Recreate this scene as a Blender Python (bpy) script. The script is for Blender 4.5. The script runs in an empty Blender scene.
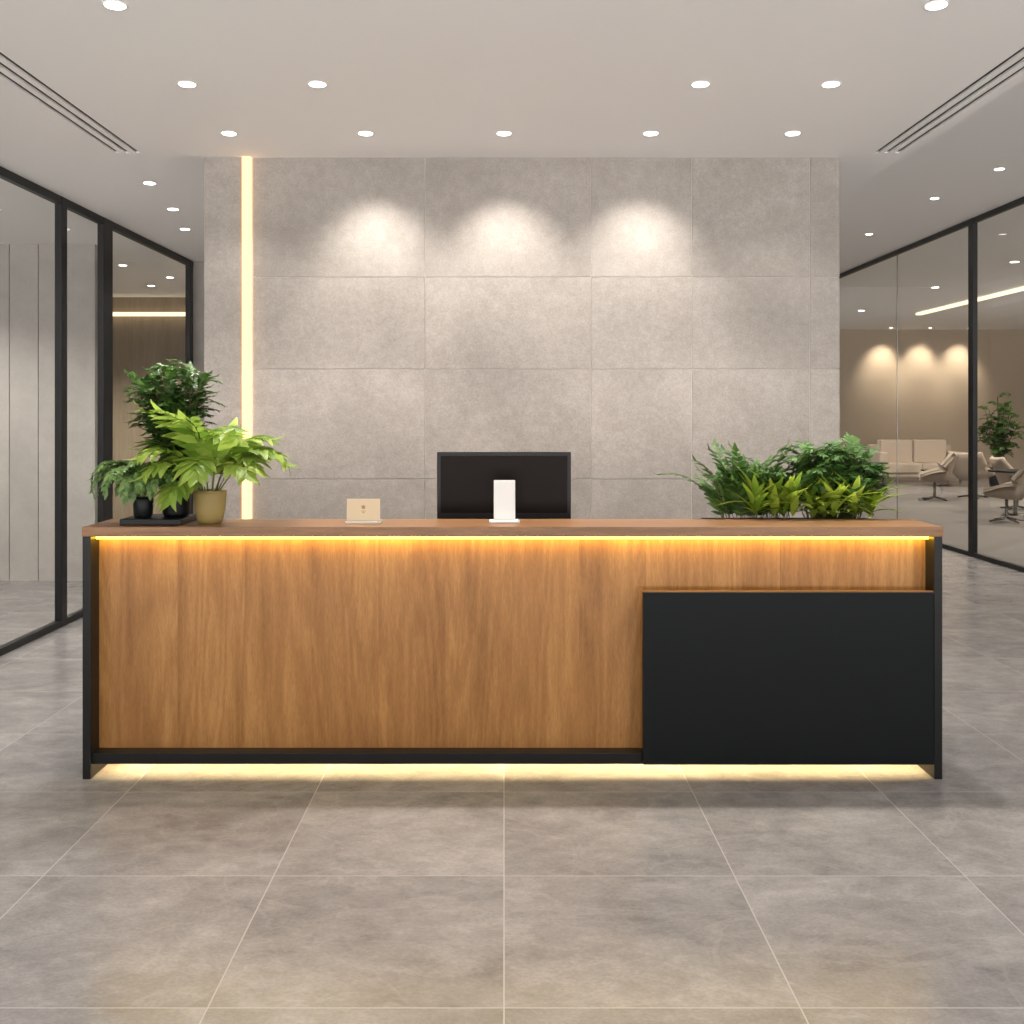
import bpy, bmesh, math, random
from mathutils import Vector, Matrix, Euler
random.seed(7)
S=bpy.context.scene
COL=S.collection
S.view_settings.view_transform='Standard'
# ------------------------------------------------------------------ helpers
class MB:
    def __init__(s): s.v=[];s.f=[];s.m=[];s.sm=[]
    def add(s,vs,fs,mi=0,smooth=False):
        o=len(s.v); s.v+= [tuple(v) for v in vs]
        for f in fs:
            s.f.append(tuple(i+o for i in f)); s.m.append(mi); s.sm.append(smooth)
    def box(s,x0,x1,y0,y1,z0,z1,mi=0,M=None):
        vs=[Vector(p) for p in [(x0,y0,z0),(x1,y0,z0),(x1,y1,z0),(x0,y1,z0),(x0,y0,z1),(x1,y0,z1),(x1,y1,z1),(x0,y1,z1)]]
        if M: vs=[M@v for v in vs]
        s.add(vs,[(0,3,2,1),(4,5,6,7),(0,1,5,4),(1,2,6,5),(2,3,7,6),(3,0,4,7)],mi)
    def lathe(s,cx,cy,prof,mi=0,seg=32,smooth=True,M=None):
        vs=[];fs=[]
        n=len(prof)
        for r,z in prof:
            for k in range(seg):
                a=2*math.pi*k/seg
                v=Vector((cx+r*math.cos(a),cy+r*math.sin(a),z))
                vs.append(M@v if M else v)
        for i in range(n-1):
            for k in range(seg):
                k2=(k+1)%seg
                fs.append((i*seg+k,i*seg+k2,(i+1)*seg+k2,(i+1)*seg+k))
        s.add(vs,fs,mi,smooth)
        s.add(vs[:seg],[tuple(range(seg))[::-1]],mi)
        s.add(vs[-seg:],[tuple(range(seg))],mi)
    def tube(s,pts,r0,r1=None,mi=0,seg=6):
        if r1 is None:r1=r0
        pts=[Vector(p) for p in pts];n=len(pts);vs=[];fs=[]
        for i,p in enumerate(pts):
            t=(pts[min(i+1,n-1)]-pts[max(i-1,0)]).normalized()
            up=Vector((0,0,1)) if abs(t.z)<.9 else Vector((1,0,0))
            a=t.cross(up).normalized();b=t.cross(a)
            r=r0+(r1-r0)*i/(n-1)
            for k in range(seg):
                an=2*math.pi*k/seg
                vs.append(p+a*math.cos(an)*r+b*math.sin(an)*r)
        for i in range(n-1):
            for k in range(seg):
                k2=(k+1)%seg
                fs.append((i*seg+k,i*seg+k2,(i+1)*seg+k2,(i+1)*seg+k))
        fs.append(tuple(range(seg)));fs.append(tuple((n-1)*seg+k for k in range(seg))[::-1])
        s.add(vs,fs,mi,True)
    def leaf(s,p,d,nrm,L,W,mi=0,droop=0.25,fold=0.25,n=5):
        d=d.normalized(); side=d.cross(nrm).normalized(); up=side.cross(d).normalized()
        vs=[];fs=[]
        for i in range(n+1):
            t=i/n
            w=W*0.5*(math.sin(math.pi*min(1,(t**0.75)))**0.8 if 0<t<1 else 0.06)
            c=p+d*(L*t)+up*(-droop*L*t*t)
            vs+= [c+side*w+up*fold*w, c, c-side*w+up*fold*w]
        for i in range(n):
            a=i*3
            fs+= [(a,a+1,a+4,a+3),(a+1,a+2,a+5,a+4)]
        s.add(vs,fs,mi,True)
    def frond(s,p0,az,el,L,droop=0.4,n=9,ll=.08,lw=.03,mi=0,stem=1,ang=60,start=.2,r=.0022,tipleaf=True,prof='mid',lfdroop=.3):
        dirh=Vector((math.cos(az),math.sin(az),0))
        pts=[];N=14;p=Vector(p0);e=el
        pts.append(p.copy());tg=[]
        for i in range(N):
            d=dirh*math.cos(e)+Vector((0,0,1))*math.sin(e)
            tg.append(d);p=p+d*(L/N);pts.append(p.copy())
            e-=droop/N*2*(i+1)/N
        tg.append(tg[-1])
        s.tube(pts,r,r*.4,stem,5)
        for k in range(n):
            t=start+(1-start)*k/(n-1 if n>1 else 1)*.97
            i=min(N-1,int(t*N));fr=t*N-i
            P=pts[i].lerp(pts[i+1],fr);T=tg[i]
            side=T.cross(Vector((0,0,1)))
            if side.length<.05: side=Vector((-math.sin(az),math.cos(az),0))
            side.normalize();up=side.cross(T).normalized()
            u=(t-start)/(1-start)
            if prof=='mid': sc=.55+.45*math.sin(math.pi*min(1,u*.8+.15))
            elif prof=='taper': sc=1-.6*u
            else: sc=1
            a=math.radians(ang*(1-.45*u)+random.uniform(-7,7))
            for sg in (1,-1):
                d=T*math.cos(a)+side*sg*math.sin(a)+up*random.uniform(-.05,.22)
                s.leaf(P,d,up,ll*sc*random.uniform(.88,1.1),lw*sc*random.uniform(.9,1.1),mi,droop=lfdroop*random.uniform(.5,1.3))
        if tipleaf:
            s.leaf(pts[-1],tg[-1],(tg[-1].cross(Vector((-math.sin(az),math.cos(az),0.01)))).normalized()*-1,ll*.8,lw*.8,mi)
    def build(s,name,mats,parent=None,bevel=0,origin=None):
        me=bpy.data.meshes.new(name)
        o=Vector(origin) if origin else Vector((0,0,0))
        me.from_pydata([Vector(v)-o for v in s.v],[],s.f)
        for m in mats: me.materials.append(m)
        me.polygons.foreach_set('material_index',s.m)
        me.polygons.foreach_set('use_smooth',s.sm)
        me.update()
        ob=bpy.data.objects.new(name,me);ob.location=o;COL.objects.link(ob)
        if bevel:
            b=ob.modifiers.new('bevel','BEVEL');b.width=bevel;b.segments=2;b.limit_method='ANGLE';b.angle_limit=.6
        if parent: par(ob,parent)
        return ob
def par(ob,e):
    ob.parent=e; ob.matrix_parent_inverse=Matrix.Translation(e.location).inverted()
def empty(name,loc):
    e=bpy.data.objects.new(name,None);e.location=loc;e.empty_display_size=.1;COL.objects.link(e);return e
def bx(name,x0,x1,y0,y1,z0,z1,mat,parent=None,bevel=0):
    b=MB();b.box(x0,x1,y0,y1,z0,z1)
    o=((x0+x1)/2,(y0+y1)/2,z0) if parent else None
    ob=b.build(name,[mat],None,bevel,o)
    if parent: par(ob,parent)
    return ob
# ------------------------------------------------------------------ materials
def lin(c): return tuple(((x/255)/12.92 if x/255<=.04045 else ((x/255+.055)/1.055)**2.4) for x in c)+(1,)
def new(name):
    m=bpy.data.materials.new(name);m.use_nodes=True;nt=m.node_tree
    return m,nt,nt.nodes['Principled BSDF']
def simple(name,c,rough=.5,metal=0,spec=.5,bump=0,bs=200,coat=0):
    m,nt,p=new(name)
    p.inputs['Base Color'].default_value=lin(c);p.inputs['Roughness'].default_value=rough;p.inputs['Metallic'].default_value=metal
    p.inputs['Specular IOR Level'].default_value=spec;p.inputs['Coat Weight'].default_value=coat
    tc=nt.nodes.new('ShaderNodeTexCoord');n=nt.nodes.new('ShaderNodeTexNoise');n.inputs['Scale'].default_value=bs
    nt.links.new(tc.outputs['Object'],n.inputs['Vector'])
    if bump:
        b=nt.nodes.new('ShaderNodeBump');b.inputs['Strength'].default_value=bump;b.inputs['Distance'].default_value=.002
        nt.links.new(n.outputs['Fac'],b.inputs['Height']);nt.links.new(b.outputs['Normal'],p.inputs['Normal'])
    return m
def emit(name,c,st):
    m=bpy.data.materials.new(name);m.use_nodes=True;nt=m.node_tree;nt.nodes.clear()
    e=nt.nodes.new('ShaderNodeEmission');o=nt.nodes.new('ShaderNodeOutputMaterial')
    e.inputs['Color'].default_value=tuple(c)+(1,);e.inputs['Strength'].default_value=st
    nt.links.new(e.outputs[0],o.inputs[0]);return m
def glass(name,tint=(.95,.96,.95),refl=.75):
    m=bpy.data.materials.new(name);m.use_nodes=True;nt=m.node_tree;nt.nodes.clear()
    o=nt.nodes.new('ShaderNodeOutputMaterial');mx=nt.nodes.new('ShaderNodeMixShader')
    t=nt.nodes.new('ShaderNodeBsdfTransparent');g=nt.nodes.new('ShaderNodeBsdfGlossy');f=nt.nodes.new('ShaderNodeFresnel')
    t.inputs['Color'].default_value=tint+(1,);g.inputs['Roughness'].default_value=.01
    # same IOR seen from both faces of the thin pane
    geo=nt.nodes.new('ShaderNodeNewGeometry');io=nt.nodes.new('ShaderNodeMapRange')
    io.inputs['To Min'].default_value=1.45;io.inputs['To Max'].default_value=1/1.45
    nt.links.new(geo.outputs['Backfacing'],io.inputs['Value']);nt.links.new(io.outputs[0],f.inputs['IOR'])
    mt=nt.nodes.new('ShaderNodeMath');mt.operation='MULTIPLY';mt.inputs[1].default_value=refl
    nt.links.new(f.outputs[0],mt.inputs[0]);nt.links.new(mt.outputs[0],mx.inputs[0])
    nt.links.new(t.outputs[0],mx.inputs[1]);nt.links.new(g.outputs[0],mx.inputs[2]);nt.links.new(mx.outputs[0],o.inputs[0])
    return m
def N(nt,t,**k):
    n=nt.nodes.new(t)
    for a,b in k.items(): setattr(n,a,b)
    return n
def mth(nt,op,a,b=None,c=None):
    n=N(nt,'ShaderNodeMath',operation=op)
    for i,x in enumerate((a,b,c)):
        if x is None: continue
        if isinstance(x,(int,float)): n.inputs[i].default_value=x
        else: nt.links.new(x,n.inputs[i])
    return n.outputs[0]
def ramp(nt,fac,stops):
    r=N(nt,'ShaderNodeValToRGB');e=r.color_ramp.elements
    while len(e)<len(stops): e.new(.5)
    for i,(p,c) in enumerate(stops): e[i].position=p;e[i].color=c
    nt.links.new(fac,r.inputs[0]);return r.outputs[0]
def noise(nt,vec,scale,detail=6,rough=.55,dist=0):
    n=N(nt,'ShaderNodeTexNoise');n.inputs['Scale'].default_value=scale;n.inputs['Detail'].default_value=detail
    n.inputs['Roughness'].default_value=rough;n.inputs['Distortion'].default_value=dist
    nt.links.new(vec,n.inputs['Vector']);return n.outputs['Fac']
def mixc(nt,fac,a,b,mode='MIX'):
    n=N(nt,'ShaderNodeMix',data_type='RGBA',blend_type=mode)
    if isinstance(fac,(int,float)): n.inputs[0].default_value=fac
    else: nt.links.new(fac,n.inputs[0])
    for i,x in ((6,a),(7,b)):
        if isinstance(x,tuple): n.inputs[i].default_value=x
        else: nt.links.new(x,n.inputs[i])
    return n.outputs[2]

def stone(name,dark,mid,light,tile=None,oy=0,rough=(.35,.5),seam=None,w=(.5,.3,.2),sc=(1.6,9,70),veins=0,aniso=(1,1,1),gain=.12,bump=.12):
    m,nt,p=new(name)
    tc=N(nt,'ShaderNodeTexCoord');vec=tc.outputs['Object']
    sep=N(nt,'ShaderNodeSeparateXYZ');nt.links.new(vec,sep.inputs[0])
    wn=N(nt,'ShaderNodeTexWhiteNoise',noise_dimensions='3D')
    if tile:
        u=mth(nt,'DIVIDE',sep.outputs[0],tile);v=mth(nt,'DIVIDE',mth(nt,'SUBTRACT',sep.outputs[1],oy),tile)
        cx=N(nt,'ShaderNodeCombineXYZ');nt.links.new(mth(nt,'FLOOR',u),cx.inputs[0]);nt.links.new(mth(nt,'FLOOR',v),cx.inputs[1])
        nt.links.new(cx.outputs[0],wn.inputs['Vector']);rnd=wn.outputs['Value']
    else:
        g=N(nt,'ShaderNodeNewGeometry');rnd=g.outputs['Random Per Island']
        cx=N(nt,'ShaderNodeCombineXYZ');nt.links.new(rnd,cx.inputs[0]);nt.links.new(cx.outputs[0],wn.inputs['Vector'])
    off=N(nt,'ShaderNodeVectorMath',operation='SCALE');nt.links.new(wn.outputs['Color'],off.inputs[0]);off.inputs['Scale'].default_value=30
    an=N(nt,'ShaderNodeVectorMath',operation='MULTIPLY');nt.links.new(vec,an.inputs[0]);an.inputs[1].default_value=aniso
    ad=N(nt,'ShaderNodeVectorMath',operation='ADD');nt.links.new(an.outputs[0],ad.inputs[0]);nt.links.new(off.outputs[0],ad.inputs[1])
    V=ad.outputs[0]
    n1=noise(nt,V,sc[0],7,.55,.6);n2=noise(nt,V,sc[1],8,.65,.3);n3=noise(nt,V,sc[2],4,.7)
    f=mth(nt,'ADD',mth(nt,'ADD',mth(nt,'MULTIPLY',n1,w[0]),mth(nt,'MULTIPLY',n2,w[1])),mth(nt,'MULTIPLY',n3,w[2]))
    f=mth(nt,'ADD',f,mth(nt,'MULTIPLY',mth(nt,'SUBTRACT',rnd,.5),.05))
    c=ramp(nt,f,[(.5-gain,lin(dark)),(.5,lin(mid)),(.5+gain,lin(light))])
    if veins:
        # thin wandering veins: narrow band of a smooth, distorted noise
        nv=noise(nt,V,1.9,6,.58,.9)
        bd=mth(nt,'ABSOLUTE',mth(nt,'SUBTRACT',nv,.5))
        vf=mth(nt,'SUBTRACT',1,mth(nt,'MINIMUM',1,mth(nt,'DIVIDE',bd,.022)))
        vf=mth(nt,'MULTIPLY',vf,mth(nt,'MULTIPLY',n2,veins))
        c=mixc(nt,vf,c,lin(light))
    if tile:
        ww=.0022/tile
        def edge(x): 
            fr=mth(nt,'FRACT',x);return mth(nt,'LESS_THAN',mth(nt,'MINIMUM',fr,mth(nt,'SUBTRACT',1,fr)),ww)
        e=mth(nt,'MAXIMUM',edge(u),edge(v))
        c=mixc(nt,e,c,lin(seam))
    nt.links.new(c,p.inputs['Base Color'])
    r=mth(nt,'ADD',mth(nt,'MULTIPLY',n2,rough[1]-rough[0]),rough[0]);nt.links.new(r,p.inputs['Roughness'])
    b=N(nt,'ShaderNodeBump');b.inputs['Strength'].default_value=bump;b.inputs['Distance'].default_value=.003
    nt.links.new(n2,b.inputs['Height']);nt.links.new(b.outputs[0],p.inputs['Normal'])
    return m
def wood(name,d,m_,l,axis='Z',plank=.3,rough=.4):
    m,nt,p=new(name)
    tc=N(nt,'ShaderNodeTexCoord');vec=tc.outputs['Object']
    sep=N(nt,'ShaderNodeSeparateXYZ');nt.links.new(vec,sep.inputs[0])
    X=sep.outputs[0] if axis=='Z' else sep.outputs[1]
    wn=N(nt,'ShaderNodeTexWhiteNoise',noise_dimensions='1D')
    nt.links.new(mth(nt,'FLOOR',mth(nt,'DIVIDE',X,plank)),wn.inputs['W'])
    rnd=wn.outputs['Value']
    sc=(1,1,.10) if axis=='Z' else (.08,1,1)
    mp=N(nt,'ShaderNodeVectorMath',operation='MULTIPLY');nt.links.new(vec,mp.inputs[0]);mp.inputs[1].default_value=sc
    off=N(nt,'ShaderNodeVectorMath',operation='SCALE');nt.links.new(wn.outputs['Color'],off.inputs[0]);off.inputs['Scale'].default_value=9
    ad=N(nt,'ShaderNodeVectorMath',operation='ADD');nt.links.new(mp.outputs[0],ad.inputs[0]);nt.links.new(off.outputs[0],ad.inputs[1])
    V=ad.outputs[0]
    a=noise(nt,V,5,4,.5,.8)
    # growth rings: sine of a smooth field gives nested cathedral lines
    ring=mth(nt,'ADD',mth(nt,'MULTIPLY',mth(nt,'SINE',mth(nt,'MULTIPLY',noise(nt,V,3.2,2,.45,.3),110)),.5),.5)
    b=noise(nt,V,60,5,.65,.3);c=noise(nt,V,320,3,.6)
    f=mth(nt,'ADD',mth(nt,'ADD',mth(nt,'MULTIPLY',a,.40),mth(nt,'MULTIPLY',b,.28)),mth(nt,'MULTIPLY',c,.26))
    f=mth(nt,'ADD',f,mth(nt,'MULTIPLY',ring,.06))
    f=mth(nt,'ADD',f,mth(nt,'MULTIPLY',mth(nt,'SUBTRACT',rnd,.5),.05))
    col=ramp(nt,f,[(.32,lin(d)),(.5,lin(m_)),(.68,lin(l))])
    nt.links.new(col,p.inputs['Base Color']);p.inputs['Roughness'].default_value=rough
    bp=N(nt,'ShaderNodeBump');bp.inputs['Strength'].default_value=.08;bp.inputs['Distance'].default_value=.001
    nt.links.new(b,bp.inputs['Height']);nt.links.new(bp.outputs[0],p.inputs['Normal'])
    return m
def leafmat(name,a,b,tr=.35):
    m,nt,p=new(name)
    g=N(nt,'ShaderNodeNewGeometry')
    c=ramp(nt,g.outputs['Random Per Island'],[(0,lin(a)),(1,lin(b))])
    nt.links.new(c,p.inputs['Base Color']);p.inputs['Roughness'].default_value=.42
    t=N(nt,'ShaderNodeBsdfTranslucent');nt.links.new(c,t.inputs['Color'])
    mx=N(nt,'ShaderNodeMixShader');mx.inputs[0].default_value=tr
    nt.links.new(p.outputs[0],mx.inputs[1]);nt.links.new(t.outputs[0],mx.inputs[2])
    nt.links.new(mx.outputs[0],nt.nodes['Material Output'].inputs[0]);return m

M_floor=stone('floor_tile',(100,98,98),(129,126,125),(156,153,151),tile=.8,oy=2.793,rough=(.17,.30),seam=(160,157,154),veins=.45,gain=.17,aniso=(.9,1.3,1),w=(.42,.33,.25),sc=(2.0,9,80),bump=.05)
M_wall=stone('stone_wall_tile',(124,117,111),(144,137,131),(164,157,151),rough=(.5,.75),w=(.30,.30,.40),sc=(1.8,18,90),veins=.2,gain=.15,bump=.08)
M_wallg=stone('plaster_grey',(160,156,151),(174,169,164),(186,181,176),rough=(.6,.8),gain=.16)
M_warm=simple('warm_plaster',(186,170,150),.7,bump=.1,bs=40)
M_woodwall=wood('wood_wall',(126,114,98),(144,131,113),(160,147,128),plank=.4)
M_ceil=simple('ceiling_paint',(240,239,239),.8,bump=.05)
M_dark=simple('slot_dark',(20,19,19),.7)
M_black=simple('black_metal',(18,19,20),.42,spec=.35,bump=.05,bs=400)
M_panel=simple('black_panel',(17,21,24),.5,spec=.2,bump=.03,bs=500)
M_grout=simple('grout',(190,184,178),.8)
M_wood=wood('oak_veneer',(128,84,38),(164,114,60),(194,145,84))
M_woodtop=wood('oak_top',(106,72,44),(138,98,64),(160,118,80),axis='X',plank=10,rough=.38)
M_glass=glass('clear_glass')
M_led=emit('led_amber',(1,.68,.045),13)
M_led2=emit('led_warm',(1,.74,.36),75)
M_led3=emit('led_wall',(1,.60,.27),2.5)
M_ledw=emit('led_white',(1,.80,.52),2.0)
M_disc=emit('downlight_disc',(1,.95,.88),14)
M_trim=simple('white_trim',(235,232,228),.5)
M_carpet=simple('carpet',(110,105,100),.95,bump=.6,bs=300)
M_white=simple('white_plastic',(230,228,226),.35)
M_cream=simple('cream_card',(208,188,158),.6)
M_sofa=simple('beige_fabric',(200,184,166),.9,bump=.4,bs=300)
M_chairf=simple('taupe_fabric',(158,144,130),.9,bump=.4,bs=300)
M_chrome=simple('chrome',(120,116,112),.25,metal=1)
M_terra=simple('ochre_ceramic',(164,142,88),.55,bump=.3,bs=60)
M_potb=simple('black_ceramic',(16,18,20),.4,spec=.3)
M_soil=simple('soil',(50,38,28),.95,bump=.8,bs=120)
M_stem=simple('stem',(92,104,52),.6)
M_stemd=simple('stem_brown',(82,66,44),.7)
M_l_dark=leafmat('leaf_dark',(46,80,36),(98,132,62))
M_l_mid=leafmat('leaf_mid',(86,124,66),(138,166,96))
M_l_br=leafmat('leaf_bright',(108,144,46),(182,204,94),.4)
M_l_lime=leafmat('leaf_lime',(112,150,44),(190,204,82),.4)

# ------------------------------------------------------------------ room shell
CL=3.25   # main ceiling
CR=3.82   # raised ceiling (right)
YF=-3.0
bx('floor',-9,16,YF,30,-.1,0,M_floor)
bx('floor_carpet',5.42,15.9,9,21,0.0,.008,M_carpet)
sl=[(-2.45,-2.42),(-2.385,-2.355),(-2.32,-2.29)]
sr=[(2.33,2.36),(2.395,2.425),(2.46,2.49)]
def ceiling_main():
    b=MB()
    xs=[-9]
    for a,c in sl+sr: xs+=[a,c]
    xs.append(2.56)
    for i in range(0,len(xs),2):
        b.box(xs[i],xs[i+1],YF,6.52,CL,CL+.12,0)
    b.box(-9,2.56,6.52,30,CL,CL+.12,0)
    for a,c in sl+sr: b.box(a,c,YF,6.52,CL+.012,CL+.03,1)
    b.box(2.5,2.56,YF,6.9,CL+.1,CR+.1,0)
    b.build('ceiling',[M_ceil,M_dark])
ceiling_main()
bx('ceiling_raised',2.5,16,YF,30,CR,CR+.12,M_ceil)
WY=6.64
bx('wall_core',-1.90,2.145,WY+.005,18,0,CL,M_grout)
b=MB()
g=.0022
xs=[-1.612,-.507,.558,1.206,1.963,2.155]
zs=[0,.60,1.19,1.895,2.485,CL]
for i in range(len(xs)-1):
    for j in range(len(zs)-1):
        b.box(xs[i]+g,xs[i+1]-g,WY,WY+.03,zs[j]+g,zs[j+1]-(g if j<4 else 0))
b.box(-1.918,-1.68,WY-.02,WY+.03,0,CL)
b.build('wall_back',[M_wall],bevel=.0008)
b=MB();b.box(-1.672,-1.622,WY-.035,WY+.03,0,CL)
b.build('trim_led_wall',[M_led3])
bx('wall_left_rear',-3.36,-1.9,11.15,11.3,0,CL,M_wallg)
bx('wall_right_rear',2.1,5.3,18,18.15,0,CR,M_wallg)
b=MB()
px=[-9,-7.6,-6.55,-5.5,-4.78,-4.5,-3.95]
for i in range(len(px)-1): b.box(px[i]+.004,px[i+1]-.004,10.0,10.03,0,CL)
b.box(-9,-3.96,10.02,10.15,0,CL)
b.build('wall_left_room',[M_wallg])
bx('wall_left_far',-9,-1.9,14.5,14.65,0,CL,M_woodwall)
bx('wall_left_outer',-9.15,-9,YF,15,0,CR,M_wallg)
bx('wall_right_outer',16,16.15,YF,30,0,CR,M_warm)
bx('wall_right_far',2,16,27,27.15,0,CR,M_warm)
bx('trim_led_left_room',-5.6,-3.4,14.38,14.46,2.98,3.03,M_ledw)
def partition(name,X,top,posts,y0,y1,t=.05,seams=()):
    e=empty(name,(X,y0,0))
    b=MB()
    b.box(X-t/2,X+t/2,y0,y1,top-.06,top);b.box(X-t/2,X+t/2,y0,y1,0,.05)
    for p,w in posts: b.box(X-t/2-.002,X+t/2+.002,p-w/2,p+w/2,0,top)
    par(b.build('frame',[M_black],bevel=.003),e)
    b=MB();b.add([(X,y0,.04),(X,y1,.04),(X,y1,top-.04),(X,y0,top-.04)],[(0,1,2,3)])
    par(b.build('pane',[M_glass]),e)
    if seams:
        b=MB()
        for s_ in seams: b.box(X-.004,X+.004,s_-.006,s_+.006,.05,top-.06)
        par(b.build('glass_joint',[M_chrome]),e)
    return e
partition('glass_partition_left',-3.36,CL,[(0,.06),(3.2,.06),(5.4,.06),(7.85,.10),(8.72,.2),(11.05,.1)],YF,11.12)
partition('glass_partition_right',5.3,CR,[(1,.06),(4.4,.06),(8,.06),(11.7,.12),(17.9,.1)],YF,17.98,seams=(13.95,))
b=MB()
for x in (-3.3,5.25): b.box(x-.04,x+.04,YF+.02,YF+.12,0,CL)
b.box(-3.36,5.3,YF+.02,YF+.12,0,.06)
b.build('window_front',[M_black])

# ------------------------------------------------------------------ lights
def downlight(x,y,z,power,size=110,blend=.6,tilt=0,r=.040,col=(1,.94,.87),spot=True,rad=.05):
    b=MB()
    b.lathe(x,y,[(r,z-.001),(r+.010,z-.004),(r+.012,z+.001)],0,24)
    b.lathe(x,y,[(0.001,z-.0045),(r,z-.0045)],1,24)
    o=b.build('recessed_downlight',[M_trim,M_disc],origin=(x,y,z))
    if spot and power:
        l=bpy.data.lights.new('spot','SPOT');l.energy=power;l.spot_size=math.radians(size);l.spot_blend=blend
        l.shadow_soft_size=rad;l.color=col
        s=bpy.data.objects.new('downlight_spot',l);s.location=(x,y,z-.03);s.rotation_euler=(math.radians(tilt),0,0)
        COL.objects.link(s);par(s,o)
for x in (-.81,.0,.86): downlight(x,6.06,CL,95,74,1.0,tilt=34,rad=.05,col=(1,.93,.85))
for x in (-1.61,1.69): downlight(x,6.06,CL,30,110)
for x in (-1.58,-.93,.98,1.63): downlight(x,5.16,CL,130,116,.5)
for y,p in ((4.165,20),(2.2,60),(0,70),(-2,75)):
    for x in (-1.565,1.74): downlight(x,y,CL,p,130,.6)
for x,y in ((-2.52,7.36),(-2.65,8.29),(-2.83,9.18)): downlight(x,y,CL,65,120)
for x,y in ((4.47,9.34),(4.41,10.6),(4.48,12.7),(4.4,5.5)): downlight(x,y,CR,150,125)
for i,(x,y) in enumerate(((7.5,12),(9.5,12),(7.4,15),(9.6,15),(11.5,15),(7.5,18),(9.9,18),(12,18),(7.6,22),(10,22),(12.5,22),(6.5,24.5))):
    downlight(x,y,CR,520 if i in (0,3,5,7,8,10) else 0,140,r=.06,col=(1,.90,.78))
for x in (9.85,10.85,11.85): downlight(x,26.35,CR,180,70,1,tilt=30,rad=.05,col=(1,.86,.68))
bx('linear_pendant_light',8.95,9.07,17.5,22.5,CR-.05,CR-.01,M_ledw)
for x,y in ((-5,4),(-5,8.3),(-7,7)): downlight(x,y,CL,260,140)
for i,(x,y) in enumerate(((-4.2,11.4),(-4.0,12.4),(-4.5,13.2),(-4.9,12.2))): downlight(x,y,CL,330 if i in(1,3) else 0,140,col=(1,.90,.76))

# ------------------------------------------------------------------ reception desk
D=4.54
desk=empty('reception_desk',(0,D,0))
XL,XR=-1.851,1.925
bx('countertop',XL-.002,XR+.004,D,D+.35,1.066,1.109,M_woodtop,desk,.003)
b=MB()
b.box(XL,XL+.036,D+.004,D+.345,0,1.066);b.box(XR-.036,XR,D+.004,D+.345,0,1.066)
b.box(XL+.036,XR-.036,D+.02,D+.10,.062,.109)
b.build('black_frame',[M_black],desk,.002)
bx('front_veneer',XL+.036,XR-.036,D+.10,D+.13,.105,1.066,M_wood,desk)
bx('desk_body',XL+.036,XR-.036,D+.13,D+.34,.108,1.06,M_woodtop,desk)
bx('plinth',XL+.1,XR-.1,D+.27,D+.34,0,.108,M_black,desk)
px0,px1=(643-504)/228,(933-504)/228
bx('modesty_panel',px0,px1,D-.012,D+.018,1.6-(764-415)/228,1.6-(592-415)/228,M_panel,desk,.002)
bx('modesty_panel_edge',px0,px1,D-.008,D+.018,1.6-(592-415)/228,1.6-(591-415)/228,M_woodtop,desk)
bx('modesty_panel_bracket',px0+.05,px1-.03,D+.018,D+.10,.3,.6,M_black,desk)
bx('led_strip_top',XL+.04,XR-.04,D+.055,D+.099,1.050,1.065,M_led,desk)
bx('led_strip_bottom',XL+.05,XR-.05,D+.140,D+.165,.097,.107,M_led2,desk)
# staff-side work desk behind the transaction counter
wd=empty('work_desk',(0,D+.62,0))
bx('worktop',XL,XR,D+.36,D+.95,.70,.74,M_woodtop,wd,.003)
b=MB();b.box(XL,XL+.036,D+.36,D+.93,0,.70);b.box(XR-.036,XR,D+.36,D+.93,0,.70);b.box(-.02,.02,D+.40,D+.93,0,.70)
b.build('side_panels',[M_black],wd,.002)

# ------------------------------------------------------------------ objects on desk
CT=1.109
m=empty('computer_monitor',(0,5.1,.74))
Y=5.1;k=1035/Y
x0,x1=(437-504)/k,(571-504)/k;zt=1.6+(415-452)/k;zb=1.6-(519-415)/k
b=MB()
b.box(x0,x1,Y,Y+.03,zb,zt,0)
b.build('housing',[M_black],m,.004)
b=MB();b.box(x0+.018,x1-.018,Y-.002,Y+.001,zb+.03,zt-.018,0);b.build('screen',[simple('screen_glass',(22,14,11),.3,spec=.08)],m)
b=MB();b.box(-.03,.03,Y+.03,Y+.055,.78,zb+.2,0);b.box(-.13,.13,Y-.06,Y+.14,.74,.755,0);b.box(-.025,.025,Y+.02,Y+.06,.75,.8,0);b.build('stand',[M_black],m,.003)
k=1035/4.72
b=MB();cx=(504.5-504)/k
R=Matrix.Translation((cx,4.74,CT+.008))@Matrix.Rotation(math.radians(-8),4,'X')
b.box(-.049,.049,-.004,.004,0,.185,0,R)
b.box(cx-.07,cx+.07,4.69,4.79,CT,CT+.010,0)
b.box(cx-.03,cx+.03,4.755,4.775,CT+.008,CT+.07,0)
b.build('tablet_stand',[M_white],None,.003,origin=(cx,4.74,CT))
e=empty('desk_sign',((365-504)/k,4.68,CT))
cx=(364.5-504)/k
R=Matrix.Translation((cx,4.68,CT+.012))@Matrix.Rotation(math.radians(-6),4,'X')
b=MB();b.box(-.075,.075,-.003,.003,0,.10,0,R);b.build('card',[M_cream],e,.001)
b=MB();b.lathe(0,0,[(.007,-.0005),(.009,.0005)],0,20,M=R@Matrix.Translation((0,-.0036,.062))@Matrix.Rotation(math.pi/2,4,'X'))
b.box(-.010,.010,-.0042,-.003,.043,.046,0,R);b.box(-.006,.006,-.0042,-.003,.036,.039,0,R)
b.build('emblem',[simple('gold_print',(160,124,80),.4)],e)
b=MB();b.box(cx-.078,cx+.082,4.645,4.72,CT,CT+.012,0);b.build('acrylic_base',[simple('frosted_acrylic',(196,190,180),.15)],e,.002)

rnd=random.uniform
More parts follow.
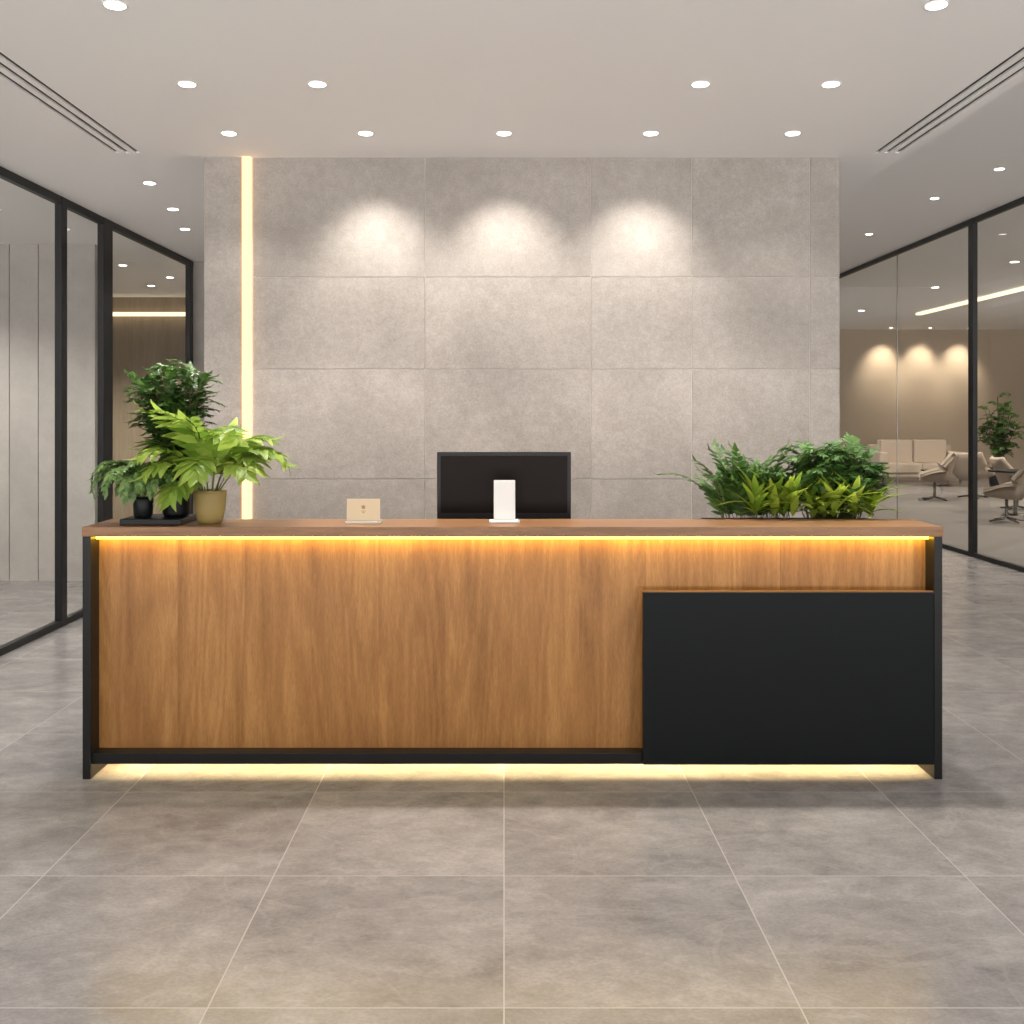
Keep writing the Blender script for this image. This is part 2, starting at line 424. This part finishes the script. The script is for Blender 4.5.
# ------------------------------------------------------------------ plants left
tr=empty('potted_bushy_plant',(-1.56,4.72,CT))
b=MB();b.box(-1.71,-1.435,4.60,4.86,CT,CT+.028,0)
b.lathe(-1.50,4.74,[(.050,CT+.028),(.060,CT+.04),(.066,CT+.15),(.068,CT+.165),(.060,CT+.165),(.058,CT+.15)],0,32)
b.build('planter',[M_potb],tr,.004)
b=MB()
base=Vector((-1.50,4.74,CT+.15))
b.lathe(-1.50,4.74,[(.001,CT+.152),(.058,CT+.152)],2,24)
for i in range(28):
    az=i*2.4;h=rnd(.36,.61)
    top=Vector((-1.55+.16*math.cos(az)*rnd(.4,1),4.80+.07*math.sin(az),CT+.12+h))
    pts=[base+(top-base)*t+Vector((.02*math.sin(3*t+i),0,0)) for t in (0,.25,.5,.75,1)]
    b.tube(pts,.004,.002,1,5)
    for j in range(12):
        t=.36+.64*j/11
        P=base.lerp(top,t)
        b.frond(P,rnd(0,6.28),rnd(.1,1.3),rnd(.07,.13),droop=.8,n=7,ll=.042,lw=.021,mi=0,stem=1,ang=55,start=.15,r=.0012)
b.build('foliage',[M_l_dark,M_stemd,M_soil],tr)
tr=empty('potted_trailing_fern',(-1.64,4.68,CT+.03))
b=MB();b.lathe(-1.635,4.69,[(.035,CT+.029),(.042,CT+.04),(.046,CT+.11),(.042,CT+.12),(.036,CT+.11)],0,28);b.build('pot',[M_potb],tr)
b=MB()
for i in range(70):
    az=rnd(0,6.28)
    if i<38: az=rnd(3.2,5.6)
    b.frond((-1.635+.02*math.cos(az),4.69+.02*math.sin(az),CT+.115),az,rnd(.95,1.5),rnd(.22,.33),droop=rnd(1.9,3.2),n=15,ll=.038,lw=.022,mi=0,stem=1,ang=70,start=.12,r=.0013)
b.build('foliage',[M_l_mid,M_stem],tr)
tr=empty('potted_philodendron',(-1.33,4.70,CT))
b=MB();b.lathe(-1.335,4.70,[(.045,CT),(.055,CT+.005),(.068,CT+.06),(.074,CT+.13),(.076,CT+.15),(.068,CT+.15),(.062,CT+.13)],0,36)
b.build('pot',[M_terra],tr)
b=MB()
b.lathe(-1.335,4.70,[(.001,CT+.132),(.064,CT+.132)],2,24)
def big(az,el,L,dr,ll=.13,n=8): 
    b.frond((-1.335+.025*math.cos(az),4.70+.025*math.sin(az),CT+.12),az,el,L,droop=dr,n=n,ll=ll,lw=ll*.42,mi=0,stem=1,ang=64,start=.40,r=.0035,lfdroop=.45)
for az,el,L,dr in [(-.25,1.1,.44,1.9),(.45,1.0,.38,1.6),(-.8,.95,.36,1.7),(-1.5,1.1,.38,2.1),(3.3,1.35,.46,1.0),(2.9,1.2,.40,1.6),(3.9,1.15,.40,1.7),(-2.3,1.0,.36,1.8),(1.5,1.3,.43,1.2),(-1.0,1.40,.40,1.5),(4.1,1.42,.46,1.1),(-1.7,1.45,.44,1.3),(-.5,1.25,.36,2.2),(-2.0,.7,.26,1.8),(-.1,1.35,.38,1.5)]:
    big(az,el,L,dr,ll=rnd(.115,.145))
b.build('foliage',[M_l_br,M_stem,M_soil],tr)
# ------------------------------------------------------------------ plants right (planter behind counter)
tr=empty('planter_box',(1.36,5.02,.74))
b=MB();b.box(.98,1.82,4.95,5.2,.74,1.08,0);b.build('box',[M_black],tr,.004)
b=MB();b.box(.99,1.81,4.96,5.19,1.07,1.085,2)
for i in range(50):
    x=rnd(1.06,1.42);az=rnd(2.2,4.4) if i<8 else rnd(0,6.28)
    b.frond((x,rnd(4.98,5.14),1.08),az,rnd(1.05,1.55),rnd(.24,.42),droop=rnd(.4,1.7),n=11,ll=.062,lw=.028,mi=0,stem=1,ang=52,start=.15,r=.002)
b.build('foliage_dark',[M_l_dark,M_stemd,M_soil],tr)
b=MB()
for i in range(90):
    x=rnd(1.42,1.80);az=rnd(0,6.28);P=Vector((x*.6+1.60*.4,rnd(5.0,5.14),1.08))
    hh=.40*math.sqrt(max(.1,1-((x-1.60)/.26)**2))
    top=Vector((x,rnd(5.0,5.14),1.08+hh*rnd(.5,1)))
    b.tube([P,top],.003,.002,1,5)
    for j in range(3):
        b.frond(P.lerp(top,rnd(.6,1)),rnd(0,6.28),rnd(.0,1.2),rnd(.08,.13),droop=1,n=6,ll=.052,lw=.022,mi=0,stem=1,start=.15,r=.0012)
b.build('foliage_dense',[leafmat('leaf_deep',(54,94,42),(104,142,70)),M_stem],tr)
b=MB()
for cx in (1.20,1.29,1.38,1.48,1.58,1.68,1.76,1.34,1.53):
    cy=rnd(4.93,4.97)
    for j in range(26):
        az=j*2.4+rnd(-.2,.2);el=rnd(.3,1.4)
        d=Vector((math.cos(az)*math.cos(el),math.sin(az)*math.cos(el),math.sin(el)))
        nr=Vector((-math.cos(az)*math.sin(el),-math.sin(az)*math.sin(el),math.cos(el)))
        b.leaf(Vector((cx,cy,1.11+rnd(0,.09))),d,nr,rnd(.12,.20),rnd(.030,.044),0,droop=.35,n=6)
b.build('foliage_lime',[M_l_lime],tr)

# ------------------------------------------------------------------ lounge beyond the right glazing
sx,sy=9.9,24.9
b=MB()
b.box(sx-.82,sx+.0,sy-.42,sy+.30,.22,.46);b.box(sx+.0,sx+.82,sy-.42,sy+.30,.22,.46)
b.box(sx-.80,sx-.01,sy+.12,sy+.36,.44,1.0);b.box(sx+.01,sx+.80,sy+.12,sy+.36,.44,1.0)
b.box(sx-1.02,sx-.82,sy-.44,sy+.42,.12,.72);b.box(sx+.82,sx+1.02,sy-.44,sy+.42,.12,.72)
b.box(sx-1.0,sx+1.0,sy+.30,sy+.44,.12,.88);b.box(sx-.95,sx+.95,sy-.38,sy+.3,.12,.24)
for dx in (-.92,.92):
    for dy in (-.36,.36): b.box(sx+dx-.03,sx+dx+.03,sy+dy-.03,sy+dy+.03,0,.12,1)
b.build('sofa',[M_sofa,M_chrome],None,.045,origin=(sx,sy,0))
def chair(x,y,rot,name='lounge_chair'):
    b=MB();R=Matrix.Translation((x,y,0))@Matrix.Rotation(rot,4,'Z')
    nu,nv=14,10;vs=[];fs=[]
    for side in (0,1):
        for j in range(nv+1):
            v=j/nv
            for i in range(nu+1):
                u=i/nu*2-1
                if v<.5: py=-.28+v*2*.46;pz=.43-.04*math.sin(v*2*math.pi/2)
                else:
                    t=(v-.5)*2;py=.18+.16*t;pz=.39+.50*t**.9
                w=.33-.03*abs(v-.5)
                curl=.17*abs(u)**3*(.4+math.sin(math.pi*min(1,v*1.05))*.9)
                p=Vector((u*w,py-(curl*.9 if v>.5 else 0),pz+(curl if v<=.6 else curl*.3)))
                p.z+= -.05*side; p.y+= .04*side*(1 if v>.5 else 0)
                vs.append(R@p)
    n1=(nu+1)*(nv+1)
    for s in (0,1):
        for j in range(nv):
            for i in range(nu):
                a=s*n1+j*(nu+1)+i;q=(a,a+1,a+nu+2,a+nu+1)
                fs.append(q if s==0 else q[::-1])
    for j in range(nv):
        for i in (0,nu):
            a=j*(nu+1)+i;fs.append((a,a+nu+1,a+nu+1+n1,a+n1))
    for i in range(nu):
        for j in (0,nv):
            a=j*(nu+1)+i;fs.append((a,a+1,a+1+n1,a+n1))
    b.add(vs,fs,0,True)
    # pedestal with four-star dark base
    b.tube([R@Vector((0,-.02,.05)),R@Vector((0,-.02,.37))],.025,.022,1,10)
    for a in range(4):
        an=a*math.pi/2+.785
        b.tube([R@Vector((0,-.02,.07)),R@Vector((.28*math.cos(an),-.02+.28*math.sin(an),.024))],.018,.014,1,8)
    b.build(name,[M_chairf,M_chrome],origin=(x,y,0))
chair(8.05,19.3,-1.9);chair(9.0,19.9,2.3);chair(7.5,15.4,-2.2);chair(8.6,17.4,1.4);chair(8.75,15.2,1.7)
def table(x,y,h,r,name,z0=0):
    b=MB();b.lathe(x,y,[(r*.96,h-.03),(r,h-.02),(r,h)],0,32);b.lathe(x,y,[(.03,.02+z0),(.03,h-.03)],1,12);b.lathe(x,y,[(r*.5,z0),(r*.5,z0+.012),(.03,z0+.02)],1,24)
    b.build(name,[M_black,M_chrome],origin=(x,y,0))
table(8.65,24.0,.5,.25,'side_table');table(9.9,23.4,.36,.45,'coffee_table');table(8.15,16.5,.72,.40,'meeting_table',.008)
tr=empty('potted_tree',(11.1,23.2,0))
b=MB();b.lathe(11.1,23.2,[(.16,0),(.2,.02),(.24,.42),(.22,.42),(.2,.38)],0,28);b.build('pot',[M_potb],tr)
b=MB()
for i in range(20):
    az=rnd(0,6.28);top=Vector((11.1+rnd(.1,.5)*math.cos(az),23.2+rnd(.1,.4)*math.sin(az),rnd(1.1,2.0)))
    P0=Vector((11.1,23.2,.38));b.tube([P0,P0.lerp(top,.5)+Vector((0,0,.1)),top],.012,.005,1,5)
    for j in range(7): b.frond(P0.lerp(top,.35+.65*j/6),rnd(0,6.28),rnd(.2,1),rnd(.2,.32),droop=1.2,n=6,ll=.13,lw=.055,mi=0,stem=1,start=.15,r=.003)
b.build('foliage',[M_l_dark,M_stemd],tr)
# ------------------------------------------------------------------ world (added fill through the open front, brighter below horizon to lift the ceiling) + camera
w=bpy.data.worlds.new('World');S.world=w;w.use_nodes=True
nt=w.node_tree;bg=nt.nodes['Background'];bg.inputs[0].default_value=(1,.97,.94,1)
tc=N(nt,'ShaderNodeTexCoord');sp=N(nt,'ShaderNodeSeparateXYZ');nt.links.new(tc.outputs['Generated'],sp.inputs[0])
mr=N(nt,'ShaderNodeMapRange');mr.inputs['From Min'].default_value=-.08;mr.inputs['From Max'].default_value=.08
mr.inputs['To Min'].default_value=7.0;mr.inputs['To Max'].default_value=.7
nt.links.new(sp.outputs[2],mr.inputs['Value']);nt.links.new(mr.outputs[0],bg.inputs[1])
c=bpy.data.cameras.new('camera');co=bpy.data.objects.new('camera',c);COL.objects.link(co)
co.location=(0,0,1.6);co.rotation_euler=(math.pi/2,0,0)
c.sensor_width=36;c.lens=1035/1024*36;c.shift_x=8/1024;c.shift_y=-97/1024;c.clip_end=100
S.camera=co
